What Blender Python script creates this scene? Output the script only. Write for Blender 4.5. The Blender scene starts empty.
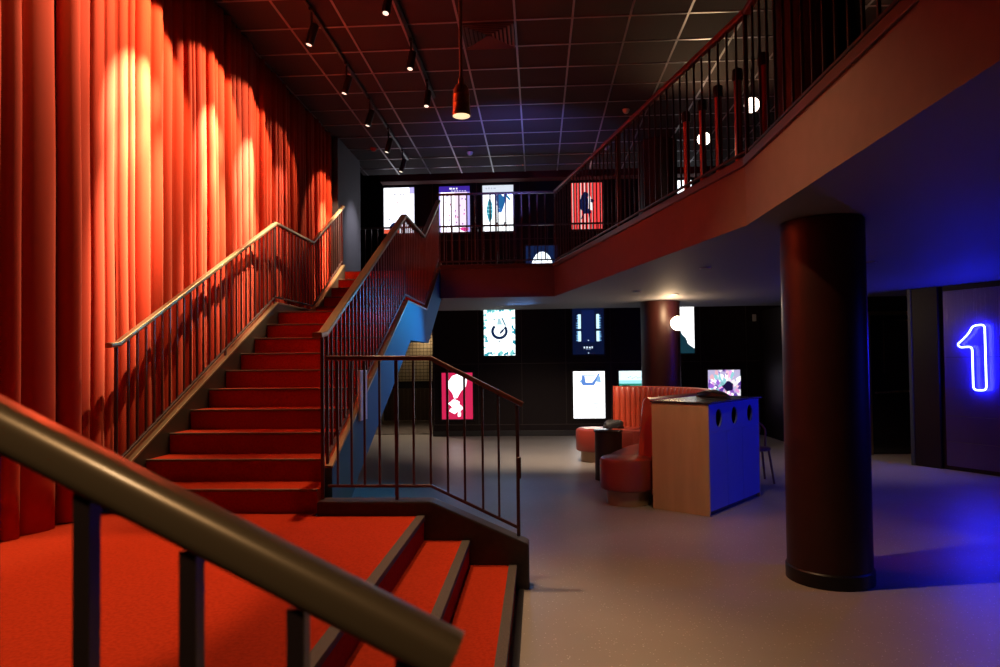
import bpy, math, random
from mathutils import Vector, Matrix
random.seed(7)
C = bpy.context.scene.collection
sc = bpy.context.scene
PI = math.pi

# ------------------------------------------------------------------ camera, world, light
YAW, PITCH, ROLL, FPX, EYE = .0556, .0247, -.01165, 681.7, 1.672
cF = Vector((-math.sin(YAW)*math.cos(PITCH), math.cos(YAW)*math.cos(PITCH), math.sin(PITCH)))
cR0 = Vector((math.cos(YAW), math.sin(YAW), 0)); cU0 = cR0.cross(cF)
cR = cR0*math.cos(ROLL)+cU0*math.sin(ROLL); cU = -cR0*math.sin(ROLL)+cU0*math.cos(ROLL)
cam = bpy.data.cameras.new('camera'); cam_o = bpy.data.objects.new('camera', cam); C.objects.link(cam_o)
cam_o.matrix_world = Matrix(((cR.x, cU.x, -cF.x, 0), (cR.y, cU.y, -cF.y, 0), (cR.z, cU.z, -cF.z, EYE), (0, 0, 0, 1)))
cam.sensor_width = 36; cam.lens = FPX*36/1000; cam.shift_y = (344.8-333.5)/1000; cam.clip_start = .02
cam.dof.use_dof = True; cam.dof.focus_distance = 7.0; cam.dof.aperture_fstop = 4.5
sc.camera = cam_o
w = bpy.data.worlds.new('world'); sc.world = w; w.use_nodes = True
w.node_tree.nodes['Background'].inputs[0].default_value = (.5, .12, .10, 1)
w.node_tree.nodes['Background'].inputs[1].default_value = .004
sc.view_settings.view_transform = 'Standard'; sc.view_settings.look = 'None'
sc.view_settings.gamma = 1; sc.view_settings.exposure = 0; sc.view_settings.use_curve_mapping = False

def aim(o, to):
    d = Vector(to)-o.location
    o.rotation_euler = d.to_track_quat('-Z', 'Y').to_euler()
def spot(name, loc, to, power, col, deg, blend=.3, r=.03, parent=None):
    l = bpy.data.lights.new(name, 'SPOT'); l.energy = power; l.color = col; l.spot_size = math.radians(deg)
    l.spot_blend = blend; l.shadow_soft_size = r
    o = bpy.data.objects.new(name, l); C.objects.link(o); o.location = loc; aim(o, to)
    return o
def area(name, loc, to, power, col, sx, sy):
    l = bpy.data.lights.new(name, 'AREA'); l.energy = power; l.color = col; l.shape = 'RECTANGLE'; l.size = sx; l.size_y = sy
    o = bpy.data.objects.new(name, l); C.objects.link(o); o.location = loc; aim(o, to)
    return o
def point(name, loc, power, col, r=.05):
    l = bpy.data.lights.new(name, 'POINT'); l.energy = power; l.color = col; l.shadow_soft_size = r
    o = bpy.data.objects.new(name, l); C.objects.link(o); o.location = loc
    return o
WARM = (1, .72, .42)
# curtain washers: a wide spill and a hot centre for each head (the heads themselves are built further down)
for y, ty, p, h in ((4.5, 4.2, 40, 0), (5.95, 5.60, 480, 6500), (7.26, 6.90, 420, 5200), (8.62, 7.95, 330, 4600), (9.83, 9.0, 130, 700), (11.10, 10.95, 230, 2600)):
    spot('curtain_washer', (-2.51, y, 5.10), (-3.42, ty, 4.12), p*.85, (1, .66, .38), 78 if y < 9 else 64, .25, .02)
    if h:
        spot('curtain_washer_centre', (-2.51, y, 5.10), (-3.42, ty, 4.0), h*.8, (1, .78, .52), 28, 1, .02)
        spot('curtain_washer_centre', (-2.51, y, 5.10), (-3.42, ty, 3.1), h*.8, (1, .78, .52), 26, 1, .02)
# stair and platform spots on the second track and over the near side
spot('stair_spot', (-1.47, 6.74, 5.1), (-2.1, 6.1, .9), 100, WARM, 50, .6)
spot('stair_spot', (-1.47, 8.05, 5.1), (-2.3, 7.6, 2.0), 10, WARM, 50, .6)
spot('platform_spot', (-2.7, 3.2, 5.3), (-2.75, 3.1, .5), 700, (1, .58, .26), 36, .35)
spot('platform_spot', (-1.3, 5.35, 5.3), (-1.25, 3.7, .5), 640, (1, .62, .36), 60, .7)
spot('rail_spot', (-.9, -.5, 3.4), (-.4, .76, 1.5), 85, (1, .76, .46), 44, .6, .12)
spot('floor_spot', (-.6, 4.5, 5.25), (1.5, 4.3, 0), 520, (1, .59, .29), 72, 1, .06)
spot('fascia_spot', (-1.6, 2.6, 3.6), (1.65, 3.95, 3.12), 30, (1, .62, .3), 19, 1)
spot('far_floor_spot', (.4, 10.6, 2.68), (.1, 12.4, 0), 480, (1, .76, .56), 92, 1)
spot('cabinet_fill', (1.45, 6.3, 2.68), (1.5, 7.6, .5), 60, (1, .68, .36), 80, 1)  # added lamp without a fitting, warms the plywood end of the cabinet
spot('sofa_fill', (1.3, 9.9, 2.68), (1.9, 11.2, .9), 40, (1, .62, .36), 90, 1)  # added lamp, brightens the backrest beyond what the globe gives
spot('wall_end_spot', (-2.44, 12.27, 5.1), (-3.42, 12.5, 3.9), 130, (.85, .85, 1), 60, 1)
area('red_fill_light', (-2.5, 6.6, 4.9), (1.0, 7.4, 3.1), 9, (1, .09, .05), .8, .8)  # unseen red area lamp, added to redden the balcony fascia
# neon signs out of frame on the right wall
spot('blue_neon_light', (6.3, 5.0, 1.9), (3.4, 6.7, .6), 270, (.008, .03, 1), 74, .8, .4)
spot('blue_neon_ceiling_light', (4.5, 4.6, .9), (4.3, 4.8, 2.7), 75, (.008, .015, 1), 90, 1, .3)
# cyan downlight under the bridge, facing the stair
spot('cyan_downlight', (-.4, 9.6, 2.66), (-1.6, 8.5, 1.6), 190, (.0, .42, 1), 84, 1)
spot('blue_floor_fill', (-.3, 9.0, 2.9), (-.35, 9.0, 0), 60, (.12, .25, 1), 52, 1)  # added lamp in mid-air, tints the lounge floor blue
area('cyan_wash', (-.3, 12.9, 2.6), (-.6, 11.6, 0), 8, (.15, .4, 1), .5, .3)
spot('ceiling_blue_light', (-.4, 10.4, 4.0), (-.4, 11.7, 5.6), 220, (.16, .22, 1), 104, 1)
spot('door_floor_fill', (4.9, 10.4, 2.68), (4.9, 10.9, 0), 60, (1, .72, .6), 84, 1)  # added lamp, warms the floor in front of the door

# ------------------------------------------------------------------ materials
M = {}
def mat(name, col, rough=.6, metal=0, spec=.5, **k):
    m = bpy.data.materials.new(name); m.use_nodes = True; b = m.node_tree.nodes['Principled BSDF']
    b.inputs['Base Color'].default_value = (*col, 1); b.inputs['Roughness'].default_value = rough
    b.inputs['Metallic'].default_value = metal; b.inputs['Specular IOR Level'].default_value = spec
    nt = m.node_tree
    if k.get('emit'):
        b.inputs['Emission Color'].default_value = (*k.get('ecol', col), 1); b.inputs['Emission Strength'].default_value = k['emit']
    if k.get('sheen'):
        b.inputs['Sheen Weight'].default_value = k['sheen']; b.inputs['Sheen Roughness'].default_value = .45
        b.inputs['Sheen Tint'].default_value = (*k.get('stint', (1, .4, .2)), 1)
    if k.get('aniso'): b.inputs['Anisotropic'].default_value = k['aniso']
    if k.get('coat'): b.inputs['Coat Weight'].default_value = k['coat']; b.inputs['Coat Roughness'].default_value = .15
    if k.get('noise'):      # (scale, colour2, detail)
        s, c2, lo, hi = k['noise']
        tc = nt.nodes.new('ShaderNodeTexCoord'); n = nt.nodes.new('ShaderNodeTexNoise'); r = nt.nodes.new('ShaderNodeValToRGB')
        n.inputs['Scale'].default_value = s; n.inputs['Detail'].default_value = 4
        mp = nt.nodes.new('ShaderNodeMapping'); mp.inputs['Scale'].default_value = k.get('nscale', (1, 1, 1))
        nt.links.new(tc.outputs['Object'], mp.inputs[0]); nt.links.new(mp.outputs[0], n.inputs['Vector'])
        nt.links.new(n.outputs['Fac'], r.inputs[0]); nt.links.new(r.outputs[0], b.inputs['Base Color'])
        r.color_ramp.elements[0].position = lo; r.color_ramp.elements[1].position = hi
        r.color_ramp.elements[0].color = (*col, 1); r.color_ramp.elements[1].color = (*c2, 1)
    if k.get('bump'):       # (scale, strength, distance)
        s, st, ds = k['bump']
        tc = nt.nodes.new('ShaderNodeTexCoord'); n = nt.nodes.new('ShaderNodeTexNoise'); bp = nt.nodes.new('ShaderNodeBump')
        n.inputs['Scale'].default_value = s; n.inputs['Detail'].default_value = 3
        bp.inputs['Strength'].default_value = st; bp.inputs['Distance'].default_value = ds
        mp = nt.nodes.new('ShaderNodeMapping'); mp.inputs['Scale'].default_value = k.get('bscale', (1, 1, 1))
        nt.links.new(tc.outputs['Object'], mp.inputs[0]); nt.links.new(mp.outputs[0], n.inputs['Vector'])
        nt.links.new(n.outputs['Fac'], bp.inputs['Height']); nt.links.new(bp.outputs[0], b.inputs['Normal'])
    M[name] = m; return m
mat('carpet', (.30, .021, .005), .95, spec=.05, noise=(60, (.38, .030, .008), .35, .65), bump=(420, .6, .004))
mat('nosing', (.032, .024, .018), .75, noise=(300, (.065, .05, .036), .4, .6))
mat('step_nosing', (.12, .085, .05), .5, .3)
mat('kerb', (.022, .014, .011), .5, noise=(25, (.034, .022, .017), .3, .7))
mat('curtain', (.45, .036, .009), .85, spec=.15, sheen=.1, stint=(1, .6, .35), noise=(3, (.38, .026, .0065), .3, .7), nscale=(1, 1, .12), bump=(500, .25, .002))
mat('bronze', (.30, .21, .11), .32, .7, bump=(90, .05, .001))
mat('handrail', (.23, .145, .075), .36, .45, coat=.25)
mat('red_handrail', (.16, .035, .022), .35, .1, coat=.2)
mat('dark_bar', (.07, .04, .035), .32, .55)
mat('fascia', (.12, .062, .048), .75, noise=(9, (.135, .07, .054), .3, .7), bump=(120, .15, .002))
mat('soffit_paint', (.125, .122, .135), .7, bump=(60, .1, .002))
mat('wall_dark', (.010, .0045, .0045), .5, spec=.2)
mat('wall_seam', (.05, .038, .03), .35, .3)
mat('wall_grey', (.09, .085, .095), .7)
mat('tile', (.026, .009, .010), .85, bump=(200, .3, .003))
mat('tile_bar', (.30, .25, .28), .35, .4)
mat('black', (.010, .009, .009), .45)
mat('black_metal', (.014, .013, .013), .35, .3)
mat('column_paint', (.022, .0045, .0035), .42, spec=.3, noise=(6, (.027, .006, .0045), .3, .7))
mat('column_base', (.006, .004, .004), .4, spec=.3)
mat('leather', (.42, .060, .026), .36, coat=.15, bump=(160, .15, .002))
mat('leather_dark', (.25, .034, .022), .34, coat=.2, bump=(160, .15, .002))
mat('brushed_wood', (.40, .27, .16), .34, .45, bump=(40, .3, .002), bscale=(1, 1, .05))
mat('plywood', (.43, .31, .18), .6, noise=(12, (.37, .265, .15), .3, .7), nscale=(1, 1, .15))
mat('station_face', (.10, .14, .42), .5)  # blue neon cast put into the face colour
mat('station_top', (.02, .02, .022), .22, spec=.6)
mat('table_wood', (.035, .022, .016), .45, noise=(8, (.05, .03, .02), .3, .7))
mat('table_top', (.05, .035, .025), .2, coat=.4)
mat('stair_side', (.012, .135, .225), .65)  # blue of the light falling here is mixed into the base colour
mat('beam_red', (.07, .012, .009), .8, spec=.15)
mat('frame_blue', (.03, .045, .06), .45)
mat('frame_dark', (.012, .006, .008), .45, spec=.25)
mat('platform_rail', (.085, .032, .022), .35, .2, coat=.2)
mat('inner_stringer', (.04, .027, .016), .5, .3)
mat('rod_grey', (.13, .115, .11), .45, .2)
mat('brass', (.55, .36, .14), .25, 1)
mat('dark_brass', (.34, .21, .10), .3, .9)
mat('red_post', (.38, .035, .02), .3, coat=.4)
mat('panel_metal', (.10, .075, .20), .30, .6, bump=(60, .6, .006), bscale=(1, 1, .01))
mat('neon', (.75, .85, 1), .3, emit=150, ecol=(.013, .018, 1))
mat('globe', (1, .9, .75), .3, emit=6, ecol=(1, .80, .55))
mat('globe_cool', (1, .9, .85), .3, emit=5, ecol=(1, .78, .62))
mat('lamp_face', (1, .9, .75), .3, emit=1.3, ecol=(1, .88, .70))
mat('pendant_glow', (1, .85, .6), .4, emit=1.2, ecol=(1, .74, .42))
mat('vent', (.10, .05, .05), .5, .3)
mat('grey_plastic', (.45, .40, .38), .4)
mat('red_plastic', (.5, .05, .03), .4)
mat('shelf_panel', (.20, .15, .11), .7, bump=(30, .3, .004), bscale=(1, .1, .1))
mat('warm_wall', (.50, .42, .32), .8)
mat('mesh_wire', (.10, .08, .06), .4, .7)
mat('mat_rubber', (.16, .13, .11), .8)
mat('chair_wood', (.22, .10, .06), .4)
mat('paper', (.7, .7, .72), .6)
mat('glass_dark', (.012, .012, .014), .12, spec=.7)
mat('chrome', (.5, .45, .4), .2, 1)
mat('bag', (.012, .011, .012), .55, bump=(40, .4, .006))
mat('pale_post', (.72, .76, .84), .5)

def floor_mat():
    m = mat('floor_vinyl', (.27, .245, .235), .42, spec=.4)
    nt = m.node_tree; b = nt.nodes['Principled BSDF']
    tc = nt.nodes.new('ShaderNodeTexCoord')
    v = nt.nodes.new('ShaderNodeTexVoronoi'); v.inputs['Scale'].default_value = 34; v.inputs['Randomness'].default_value = 1
    r = nt.nodes.new('ShaderNodeValToRGB'); r.color_ramp.elements[0].position = .09; r.color_ramp.elements[0].color = (1, 1, 1, 1)
    r.color_ramp.elements[1].position = .15; r.color_ramp.elements[1].color = (0, 0, 0, 1)
    n = nt.nodes.new('ShaderNodeTexNoise'); n.inputs['Scale'].default_value = 40
    n2 = nt.nodes.new('ShaderNodeTexNoise'); n2.inputs['Scale'].default_value = 1.3; n2.inputs['Detail'].default_value = 5
    r2 = nt.nodes.new('ShaderNodeValToRGB'); r2.color_ramp.elements[0].position = .3; r2.color_ramp.elements[1].position = .7
    r2.color_ramp.elements[0].color = (.235, .208, .182, 1); r2.color_ramp.elements[1].color = (.265, .236, .208, 1)
    mu = nt.nodes.new('ShaderNodeMath'); mu.operation = 'MULTIPLY'
    mx = nt.nodes.new('ShaderNodeMix'); mx.data_type = 'RGBA'
    L = nt.links.new
    L(tc.outputs['Object'], v.inputs['Vector']); L(tc.outputs['Object'], n.inputs['Vector']); L(tc.outputs['Object'], n2.inputs['Vector'])
    L(v.outputs['Distance'], r.inputs[0]); L(n.outputs['Fac'], mu.inputs[0]); L(r.outputs[0], mu.inputs[1])
    L(n2.outputs['Fac'], r2.inputs[0]); L(mu.outputs[0], mx.inputs[0]); L(r2.outputs[0], mx.inputs[6]); mx.inputs[7].default_value = (.85, .82, .78, 1)
    L(mx.outputs[2], b.inputs['Base Color'])
floor_mat()

# ------------------------------------------------------------------ mesh helpers
class MB:
    def __init__(s): s.v = []; s.f = []; s.m = []
    def add(s, vs, fs, mi=0):
        n = len(s.v); s.v += [tuple(v) for v in vs]; s.f += [tuple(i+n for i in f) for f in fs]; s.m += [mi]*len(fs); return s
    def box(s, x0, x1, y0, y1, z0, z1, mi=0, rz=0, piv=(0, 0)):
        vs = [(x, y, z) for z in (z0, z1) for x, y in ((x0, y0), (x1, y0), (x1, y1), (x0, y1))]
        if rz:
            c, q = math.cos(rz), math.sin(rz)
            vs = [(piv[0]+(x-piv[0])*c-(y-piv[1])*q, piv[1]+(x-piv[0])*q+(y-piv[1])*c, z) for x, y, z in vs]
        return s.add(vs, [(3, 2, 1, 0), (4, 5, 6, 7), (0, 1, 5, 4), (1, 2, 6, 5), (2, 3, 7, 6), (3, 0, 4, 7)], mi)
    def prism(s, pts, z0, z1, mi=0):             # polygon in xy extruded in z (counter-clockwise)
        n = len(pts)
        vs = [(x, y, z0) for x, y in pts]+[(x, y, z1) for x, y in pts]
        return s.add(vs, [tuple(range(n))[::-1], tuple(range(n, 2*n))]+[(i, (i+1) % n, n+(i+1) % n, n+i) for i in range(n)], mi)
    def prism_x(s, pts, x0, x1, mi=0):           # polygon in yz
        n = len(pts)
        vs = [(x0, y, z) for y, z in pts]+[(x1, y, z) for y, z in pts]
        return s.add(vs, [tuple(range(n))[::-1], tuple(range(n, 2*n))]+[(i, (i+1) % n, n+(i+1) % n, n+i) for i in range(n)], mi)
    def prism_y(s, pts, y0, y1, mi=0):           # polygon in xz
        n = len(pts)
        vs = [(x, y0, z) for x, z in pts]+[(x, y1, z) for x, z in pts]
        return s.add(vs, [tuple(range(n)), tuple(range(n, 2*n))[::-1]]+[(i, n+i, n+(i+1) % n, (i+1) % n) for i in range(n)], mi)
    def lathe(s, c, prof, n=24, mi=0, M4=None):  # prof: (r, z) bottom to top
        vs = []; fs = []
        for r, z in prof:
            for i in range(n):
                a = 2*PI*i/n; p = Vector((r*math.cos(a), r*math.sin(a), z))
                if M4: p = M4 @ p
                vs.append((c[0]+p.x, c[1]+p.y, c[2]+p.z))
        for j in range(len(prof)-1):
            for i in range(n): fs.append((j*n+i, j*n+(i+1) % n, (j+1)*n+(i+1) % n, (j+1)*n+i))
        if prof[0][0] > 1e-4: fs.append(tuple(range(n))[::-1])
        if prof[-1][0] > 1e-4: fs.append(tuple(range((len(prof)-1)*n, len(prof)*n)))
        return s.add(vs, fs, mi)
    def sweep(s, path, prof, closed=False, mi=0, upref=(0, 0, 1)):
        P = [Vector(p) for p in path]; n = len(P); m = len(prof); vs = []; fs = []
        for i in range(n):
            tp = (P[i]-P[i-1]).normalized() if (i > 0 or closed) else (P[1]-P[0]).normalized()
            tn = (P[(i+1) % n]-P[i]).normalized() if (i < n-1 or closed) else tp
            t = tp; nn = (tp+tn).normalized()
            side = t.cross(Vector(upref))
            if side.length < 1e-4: side = t.cross(Vector((0, 1, 0)))
            side.normalize(); up = side.cross(t)
            for a, b in prof:
                o = side*a+up*b; o = o-t*(o.dot(nn)/t.dot(nn)); vs.append(tuple(P[i]+o))
        for i in range(n if closed else n-1):
            j = (i+1) % n
            for q in range(m): fs.append((i*m+q, i*m+(q+1) % m, j*m+(q+1) % m, j*m+q))
        if not closed: fs += [tuple(range(m))[::-1], tuple(range((n-1)*m, n*m))]
        return s.add(vs, fs, mi)
    def build(s, name, mats, parent=None, smooth=False, bevel=0, seg=2, auto=False):
        me = bpy.data.meshes.new(name); me.from_pydata(s.v, [], s.f); me.validate()
        if not isinstance(mats, (list, tuple)): mats = [mats]
        for q in mats: me.materials.append(M[q] if isinstance(q, str) else q)
        for p, i in zip(me.polygons, s.m): p.material_index = i; p.use_smooth = smooth
        import bmesh
        bm = bmesh.new(); bm.from_mesh(me); bmesh.ops.recalc_face_normals(bm, faces=bm.faces[:]); bm.to_mesh(me); bm.free()
        o = bpy.data.objects.new(name, me); C.objects.link(o)
        if parent: o.parent = parent; o.matrix_parent_inverse = Matrix.Translation(-parent.location) if parent.type == 'EMPTY' else Matrix()
        if bevel:
            md = o.modifiers.new('bevel', 'BEVEL'); md.width = bevel; md.segments = seg; md.limit_method = 'ANGLE'; md.angle_limit = math.radians(35)
        if auto: smooth_by_angle(me)
        return o
def smooth_by_angle(me, deg=35):
    import bmesh
    bm = bmesh.new(); bm.from_mesh(me)
    for f in bm.faces: f.smooth = True
    for e in bm.edges:
        if len(e.link_faces) == 2 and e.calc_face_angle(0) > math.radians(deg): e.smooth = False
    bm.to_mesh(me); bm.free()
def circ(r, n=10, sx=1, sy=1): return [(r*sx*math.cos(2*PI*i/n), r*sy*math.sin(2*PI*i/n)) for i in range(n)]
def rrect(w, h, r, n=4):
    o = []
    for cx_, cy_, a0 in ((w/2-r, h/2-r, 0), (-w/2+r, h/2-r, 90), (-w/2+r, -h/2+r, 180), (w/2-r, -h/2+r, 270)):
        for i in range(n+1):
            a = math.radians(a0+90*i/n); o.append((cx_+r*math.cos(a), cy_+r*math.sin(a)))
    return o
def tag(o, label, cat, group=None):
    o['label'] = label; o['category'] = cat
    if group: o['group'] = group
    return o
def thing(name, label, cat, loc=(0, 0, 0), group=None):
    o = bpy.data.objects.new(name, None); C.objects.link(o); o.location = loc; o.empty_display_size = .2
    return tag(o, label, cat, group)
def struct(o): o['kind'] = 'structure'; return o
def stuff(o): o['kind'] = 'stuff'; return o
def copy_tree(o, parent=None):
    c = o.copy(); C.objects.link(c)
    if parent: c.parent = parent; c.matrix_parent_inverse = o.matrix_parent_inverse.copy()
    for ch in [q for q in bpy.data.objects if q.parent == o]: copy_tree(ch, c)
    return c

# ------------------------------------------------------------------ dimensions
HP, RI = .537, .179           # platform height, riser
UP = 3.221                    # upper floor
SOF = 2.72                    # underside of the upper floor
CEI = 5.6
KX, KY = 1.65, 5.44           # kink of the balcony edge
CX_, CY_ = .28, 11.05         # corner of balcony and bridge
WALLY = 15.35

# ------------------------------------------------------------------ setting
struct(MB().box(-6, 10, -3, 21, -.1, 0).build('floor', 'floor_vinyl'))
m = MB(); m.box(-2.39, 9, WALLY, WALLY+.15, 0, 6.7); m.box(-6, -2.39, WALLY, WALLY+.15, 2.72, 6.7)
wf = struct(m.build('wall_far', 'wall_dark'))
m = MB()                      # panel seams of the far wall
for z in (.255, 1.625, 3.03, 4.44): m.box(-2.39 if z < 2.7 else -3.6, 8, WALLY-.006, WALLY, z-.007, z+.007)
for x in (-2.36, -1.35, -.37, .62, 1.62, 2.61, 3.6, 4.6): m.box(x-.006, x+.006, WALLY-.005, WALLY, .26, 6.4)
m.build('trim_1', 'wall_seam'); struct(bpy.data.objects['trim_1'])
struct(MB().box(-2.39, 8, WALLY-.02, WALLY-.001, 0, .12).build('baseboard_far', 'black', bevel=.004))
# beam under the higher roof beyond the tiled ceiling
m = MB(); m.box(-3.4, 5, 14.6, 14.9, 5.62, 5.95); m.box(-3.4, 5, 14.35, 14.5, 5.95, 6.05)
struct(m.build('trim_2', 'beam_red', bevel=.01))
struct(MB().box(-6, 9, 14.0, 15.5, 6.6, 6.7).build('ceiling_high', 'black'))
m = MB(); m.box(-3.75, -3.6, -2, 11.9, 0, 5.7); m.box(-3.75, -3.42, 11.55, 13.05, UP, 5.7); struct(m.build('wall_left', 'wall_grey'))
struct(MB().box(-6, -3.76, 13.0, 13.1, 0, 6.6).build('wall_left_return', 'wall_dark'))
# recess behind the stair
m = MB(); m.box(-4.6, -4.5, 13.1, 20.2, 0, 2.9); m.box(-2.39, -2.29, 15.5, 20.2, 0, 2.9)
struct(m.build('wall_recess', 'warm_wall'))
struct(MB().box(-4.6, -2.2, 20.2, 20.3, 0, 2.9).build('wall_recess_back', 'warm_wall'))
struct(MB().box(-4.6, -2.2, 15.5, 20.3, 2.72, 2.8).build('ceiling_recess', 'wall_dark'))
spot('recess_light', (-3.1, 15.9, 2.65), (-3.1, 15.6, 0), 160, (1, .8, .58), 110, 1)
spot('mesh_backlight', (-3.4, 19.85, 2.6), (-3.3, 20.1, 1.4), 22, (1, .72, .38), 150, 1)
# upper floor slab: warm fascia, pale underside
poly = [(8, -1), (8, 13.75), (-3.75, 13.75), (-3.75, 13.06), (-3.42, 13.06), (-3.42, 11.34), (-1.58, 11.34), (-1.58, CY_), (CX_, CY_), (KX, KY), (KX, -1)]
m = MB(); n = len(poly)
m.add([(x, y, SOF) for x, y in poly], [tuple(range(n))], 1)
m.add([(x, y, UP) for x, y in poly], [tuple(range(n))], 2)
vs = [(x, y, z) for z in (SOF, UP) for x, y in poly]
m.add(vs, [(i, (i+1) % n, n+(i+1) % n, n+i) for i in range(n)], 0)
struct(m.build('floor_upper', ['fascia', 'soffit_paint', 'table_wood']))
m = MB(); m.sweep([(-1.58, CY_, UP+.02), (CX_, CY_, UP+.02), (KX, KY, UP+.02), (KX, -.8, UP+.02)], [(-.05, -.05), (.018, -.05), (.018, .02), (-.05, .02)])
struct(m.build('trim_3', 'platform_rail', bevel=.006))
# ceiling tiles and bars
m = MB(); m.box(-3.6, 8, -1, 14.0, CEI, CEI+.1); struct(m.build('ceiling', 'tile'))
DX, DY, X0, Y0 = .657, .6455, -.214, 7.745
m = MB()
i = -6
while X0+i*DX < 7.9:
    x = X0+i*DX
    if x > -3.6: m.box(x-.0125, x+.0125, -1, 14.0, CEI-.006, CEI-.001)
    i += 1
j = -14
while Y0+j*DY < 14.0:
    y = Y0+j*DY
    if y > -1: m.box(-3.6, 8, y-.0125, y+.0125, CEI-.007, CEI-.0005)
    j += 1
struct(m.build('ceiling_grid', 'tile_bar'))
# right side walls
struct(MB().box(7.3, 7.4, -1, 15.4, 0, 5.7).build('wall_right', 'wall_dark'))
m = MB(); m.box(4.9, 5.62, 12.1, 12.3, 0, SOF); m.box(5.62, 6.75, 12.1, 12.3, 2.46, SOF); m.box(6.72, 7.3, 12.1, 12.3, 0, SOF)
m.box(4.9, 5.05, 12.3, WALLY, 0, SOF)
struct(m.build('wall_right_return', 'wall_dark'))
# double door
d = MB(); d.box(5.66, 5.72, 12.06, 12.2, 0, 2.46); d.box(6.66, 6.72, 12.06, 12.2, 0, 2.46); d.box(5.66, 6.72, 12.06, 12.2, 2.40, 2.46)
dr = struct(d.build('door_1', 'dark_brass', bevel=.004))
MB().box(5.725, 6.655, 12.11, 12.16, .01, 2.39).build('door_leaf', 'glass_dark', dr, bevel=.004)
l = MB(); l.sweep([(5.80, 12.11, 1.06), (5.80, 12.05, 1.06), (6.58, 12.05, 1.10), (6.58, 12.11, 1.10)], circ(.014, 8)); l.build('push_bar', 'dark_brass', dr, auto=True)
MB().box(6.50, 6.60, 12.09, 12.108, 1.12, 1.28).build('lock_plate', 'brass', dr, bevel=.003)
l = MB(); l.box(5.95, 5.962, 12.1, 12.115, 1.4, 2.3); l.box(6.15, 6.5, 12.1, 12.115, 2.3, 2.312); l.build('door_moulding', 'dark_brass', dr)

# ------------------------------------------------------------------ columns
def column(x, y, r, label):
    t = thing('round_column', label, 'column', (x, y, 0), 'round load-bearing columns')
    MB().lathe((x, y, 0), [(r, .06), (r, SOF-.01)], 48).build('lower_shaft', 'column_paint', t, auto=True)
    MB().lathe((x, y, 0), [(r, UP+.01), (r, CEI-.01)], 48).build('upper_shaft', 'column_paint', t, auto=True)
    MB().lathe((x, y, 0), [(r+.012, .002), (r+.012, .10), (r+.004, .11)], 48).build('base_ring', 'column_base', t, auto=True)
column(2.185, 5.34, .298, 'thick dark round column standing in the open right half of the lounge')
column(2.2, 12.38, .345, 'dark round column behind the red sofa with a glowing globe')

# ------------------------------------------------------------------ curtains
def curtain(name, label, xb, y0, y1, z0, z1, wlo, whi, amp, seed):
    rnd = random.Random(seed)
    pts = []; y = y0
    while y < y1:
        wd = rnd.uniform(wlo, whi); a = amp*rnd.uniform(.6, 1.4)
        base = rnd.uniform(-.012, .012); sh = rnd.uniform(.30, .70)
        K = 9
        for k in range(K):
            t = k/K
            tt = t/sh*.5 if t < sh else .5+(t-sh)/(1-sh)*.5
            bul = math.sin(PI*tt)**.42
            pts.append((y+wd*t, base*bul+a*bul))
        y += wd
        if rnd.random() < .3: pts.append((y, -.035)); y += rnd.uniform(.015, .04); pts.append((y, -.03))
    pts.append((y, 0)); kk = (y1-.02-y0)/(y-y0); pts = [(y0+.01+(a_-y0)*kk, b_) for a_, b_ in pts]
    rows = 15; ph = [rnd.uniform(0, 6.28) for _ in pts]
    m = MB(); vs = []; fs = []; N = len(pts)
    for r in range(rows+1):
        tz = r/rows; z = z0+(z1-z0)*tz
        for i, (yy, xx) in enumerate(pts):
            fl = .85+.25*(1-tz)
            wob = .004*math.sin(z*1.3+yy*2.3)+.002*math.sin(z*3.1+yy*5)
            zz = z+(0.012*math.sin(yy*9+2)-.0 if r == 0 else 0)
            vs.append((xb+xx*fl+wob*.5, yy+wob, max(zz, z0+.002)))
    for r in range(rows):
        for i in range(N-1): fs.append((r*N+i, r*N+i+1, (r+1)*N+i+1, (r+1)*N+i))
    m.add(vs, fs)
    o = m.build(name, 'curtain', smooth=True)
    md = o.modifiers.new('thickness', 'SOLIDIFY'); md.thickness = .012; md.offset = 0
    tag(o, label, 'curtain', 'red stage curtains along the left wall')
    return o
curtain('curtain', 'wide-pleated red curtain at the left picture edge, hanging to the platform carpet', -3.56, .9, 4.72, HP, 5.58, .15, .34, .10, 3)
curtain('curtain', 'tall spotlit red curtain beside the lower flight of stairs', -3.49, 4.74, 8.13, HP, 5.58, .085, .19, .085, 5)
curtain('curtain', 'set-back red curtain beside the upper flight, ending at the grey wall', -3.555, 8.12, 11.55, HP, 5.58, .08, .14, .07, 11)

# ------------------------------------------------------------------ platform
pf = thing('raised_platform', 'red-carpeted platform at the foot of the stairs with steps down to the right', 'platform', (-2, 3, 0))
KY0, KY1 = .86, 5.03          # inner faces of the two kerbs
for nm, x0, x1, zt in (('deck', -3.598, -.858, HP), ('step', -.858, -.525, HP*2/3), ('step', -.525, -.184, HP/3)):
    d = MB().box(x0, x1, KY0, KY1 if nm == 'step' else KY1, 0, zt).build(nm, 'carpet', pf)
    e = MB(); e.prism_y([(x1-.05, zt+.001), (x1-.05, zt+.006), (x1+.008, zt+.006), (x1+.010, zt-.002), (x1+.010, zt-.028), (x1+.001, zt-.028), (x1+.001, zt+.001)], KY0+.005, KY1-.005)
    e.build('nosing', 'nosing', d)
MB().box(-3.598, -1.70, KY1, 5.116, 0, HP).build('deck_edge', 'carpet', pf)
kp = [(-.085, 0), (-.085, .325), (-.10, .337), (-.79, .635), (-.82, .642)]
m = MB().prism_y([(-1.665, 0)]+kp+[(-1.665, .642)], KY1, 5.2); m.build('kerb', 'kerb', pf, bevel=.012)
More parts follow.
